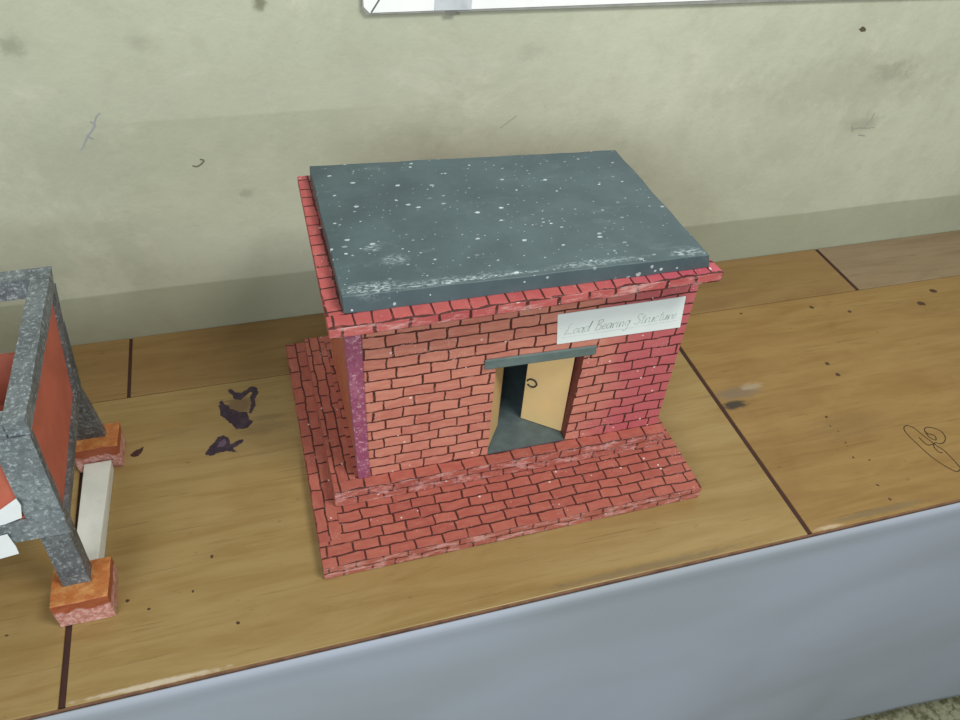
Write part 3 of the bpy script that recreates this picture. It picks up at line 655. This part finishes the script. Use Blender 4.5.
for (x0, x1, sgn) in ((XR-RW, XR, 1), (XL, XL+RW, -1)):
    side_bar(B, Cc, (0.001, -0.0125), (-0.008, -0.0125), x0, x1, 'top_rail', sgd if False else sg)
    side_bar(A, Dd, (0.003, 0.0075), (-0.002, 0.0085), x0+0.0003, x1-0.0003, 'bottom_rail', sgd)
    side_bar((A[0]+0.0012, A[1]+0.007), (B[0], B[1]-0.012), (0.006, 0.002), (0.006, 0.0), x0+0.0003, x1-0.0003, 'post', sgd)
    side_bar((Dd[0], Dd[1]+0.008), (Cc[0]-0.0045, Cc[1]-0.012), (-0.009, 0.0), (-0.010, 0.0), x0+0.0003, x1-0.0003, 'post', sgd)
    # red side panel, set a little back from the face of the frame
    xp0, xp1 = (x1-0.0055, x1-0.0030) if sgn > 0 else (x0+0.0030, x0+0.0055)
    pts = [(A[0]+0.004, A[1]+0.006), (Dd[0]-0.004, Dd[1]+0.006), (Cc[0]-0.008, Cc[1]-0.008), (B[0]+0.003, B[1]-0.008)]
    n = 4; V = [(xp0, y, z) for y, z in pts]+[(xp1, y, z) for y, z in pts]
    newobj('side_panel', V, [[0, 1, 2, 3], [7, 6, 5, 4]]+[[i, 4+i, 4+(i+1) % 4, (i+1) % 4] for i in range(4)], redp, frame)
# bars along x
XI0, XI1 = XL+RW, XR-RW
side_bar((Cc[0]-0.014, Cc[1]-0.016), (Cc[0]-0.014, Cc[1]), (0.0125, 0), (0.0138, 0), XI0, XI1, 'top_rail', sg)
side_bar((B[0]-0.001, B[1]-0.012), (B[0], B[1]), (0.011, 0), (0.011, 0), XI0, XI1, 'top_rail', sg)
# front face: bottom rail, broad stile, red inset
side_bar((A[0]-0.0035, A[1]-0.001), (A[0]-0.0025, A[1]+0.0155), (0.0034, 0), (0.0034, 0), XL, XR+0.0005, 'front_rail', sg)
def front_quad(name, xa0, xa1, xb0, xb1, za, zb, dy0, dy1, mat):
    def yy(z): return A[0]+(B[0]-A[0])*(z-A[1])/(B[1]-A[1])
    p = [(xa0, yy(za)+dy0, za), (xa1, yy(za)+dy0, za), (xa1, yy(za)+dy1, za), (xa0, yy(za)+dy1, za),
         (xb0, yy(zb)+dy0, zb), (xb1, yy(zb)+dy0, zb), (xb1, yy(zb)+dy1, zb), (xb0, yy(zb)+dy1, zb)]
    o = hexa(name, p, mat, frame); return o
front_quad('front_stile', -0.1300, XR-0.0002, -0.1300, XR-0.0002, A[1]+0.0155, B[1]-0.0118, -0.0012, -0.0001, sg)
front_quad('front_stile', XL, XL+0.022, XL, XL+0.022, A[1]+0.0155, B[1]-0.0118, -0.0012, -0.0001, sg)
front_quad('front_rail', XL+0.022, -0.1300, XL+0.022, -0.1300, 0.1483, B[1]-0.0118, -0.0012, -0.0001, sg)
front_quad('front_panel', XI0, XI1, XI0, XI1, A[1]+0.008, B[1]-0.0125, 0.001, 0.003, redp)
# half-height back panel and floor panel
def yb(z): return Dd[0]+(Cc[0]-Dd[0])*(z-Dd[1])/(Cc[1]-Dd[1])
za, zb = Dd[1]+0.0005, 0.122
hexa('back_panel', [(XI0, yb(za)-0.004, za), (XI1, yb(za)-0.004, za), (XI1, yb(za)-0.001, za), (XI0, yb(za)-0.001, za),
                    (XI0, yb(zb)-0.004, zb), (XI1, yb(zb)-0.004, zb), (XI1, yb(zb)-0.001, zb), (XI0, yb(zb)-0.001, zb)], redp, frame)
hexa('floor_panel', [(XI0, A[0]+0.002, A[1]+0.002), (XI1, A[0]+0.002, A[1]+0.002), (XI1, Dd[0]-0.004, Dd[1]+0.001), (XI0, Dd[0]-0.004, Dd[1]+0.001),
                     (XI0, A[0]+0.002, A[1]+0.0045), (XI1, A[0]+0.002, A[1]+0.0045), (XI1, Dd[0]-0.004, Dd[1]+0.0035), (XI0, Dd[0]-0.004, Dd[1]+0.0035)], redp, frame)
# legs
for s, x0, x1 in ((1, -0.1262, -0.1085), (-1, XL+0.001, XL+0.019)):
    o = hexa('leg', [(x0, 0.0765, BZ), (x1, 0.0765, BZ), (x1, 0.0900, BZ), (x0, 0.0900, BZ),
                 (x0-0.001, 0.0815, 0.0808), (x1-0.001, 0.0815, 0.0808), (x1-0.001, 0.0960, 0.0814), (x0-0.001, 0.0960, 0.0814)], sgd, frame); rough_grid(o, 4, 0.0004, 120, x0)
    for v in o.data.vertices: v.co.z = max(v.co.z, 0)
    o = hexa('leg', [(x0, 0.2180, BZ), (x1+0.0035, 0.2180, BZ), (x1+0.0035, 0.2260, BZ), (x0, 0.2260, BZ),
                 (x0, 0.2085, 0.0880), (x1, 0.2085, 0.0880), (x1, 0.2165, 0.0880), (x0, 0.2165, 0.0880)], sgd, frame)
    o2 = hexa('brace', [(x0, 0.2090, 0.0870), (x1, 0.2090, 0.0870), (x1, 0.2190, 0.0870), (x0, 0.2190, 0.0870),
                 (x0, 0.2330, 0.1340), (x1, 0.2330, 0.1340), (x1, 0.2360, 0.1360), (x0, 0.2360, 0.1360)], sgd, frame)
# paper pieces stuck on the front
front_white = plain('torn_label_paper', (0.78, 0.83, 0.86), 0.6, var=0.02)
def yplate(name, pts, y, mat, parent):
    return yprism(name, pts, y-0.0005, y, mat, parent)
yplate('paper_label', [(-0.1680, 0.0885), (-0.1315, 0.1000), (-0.1285, 0.1120), (-0.1292, 0.1190), (-0.1670, 0.0925)], 0.0828, front_white, frame)
yplate('paper_label', [(-0.2000, 0.060), (-0.1420, 0.0690), (-0.1415, 0.0770), (-0.1425, 0.0905), (-0.2000, 0.084)], 0.0790, front_white, frame)

# white bar between the blocks
wb = hexa('white_bar', [(-0.1265, 0.0985, 0.0), (-0.1075, 0.0985, 0.0), (-0.1035, 0.2025, 0.0), (-0.1250, 0.2025, 0.0),
                        (-0.1255, 0.0985, 0.0125), (-0.1085, 0.0985, 0.0125), (-0.1030, 0.2025, 0.0125), (-0.1240, 0.2025, 0.0125)], plain('chalk_white_paint', (0.66, 0.68, 0.63), 0.6, var=0.06), bevel=0.0008)
single(recenter(wb, (-0.115, 0.15, 0)), 'white painted bar lying on the counter between the two red blocks', 'bar')
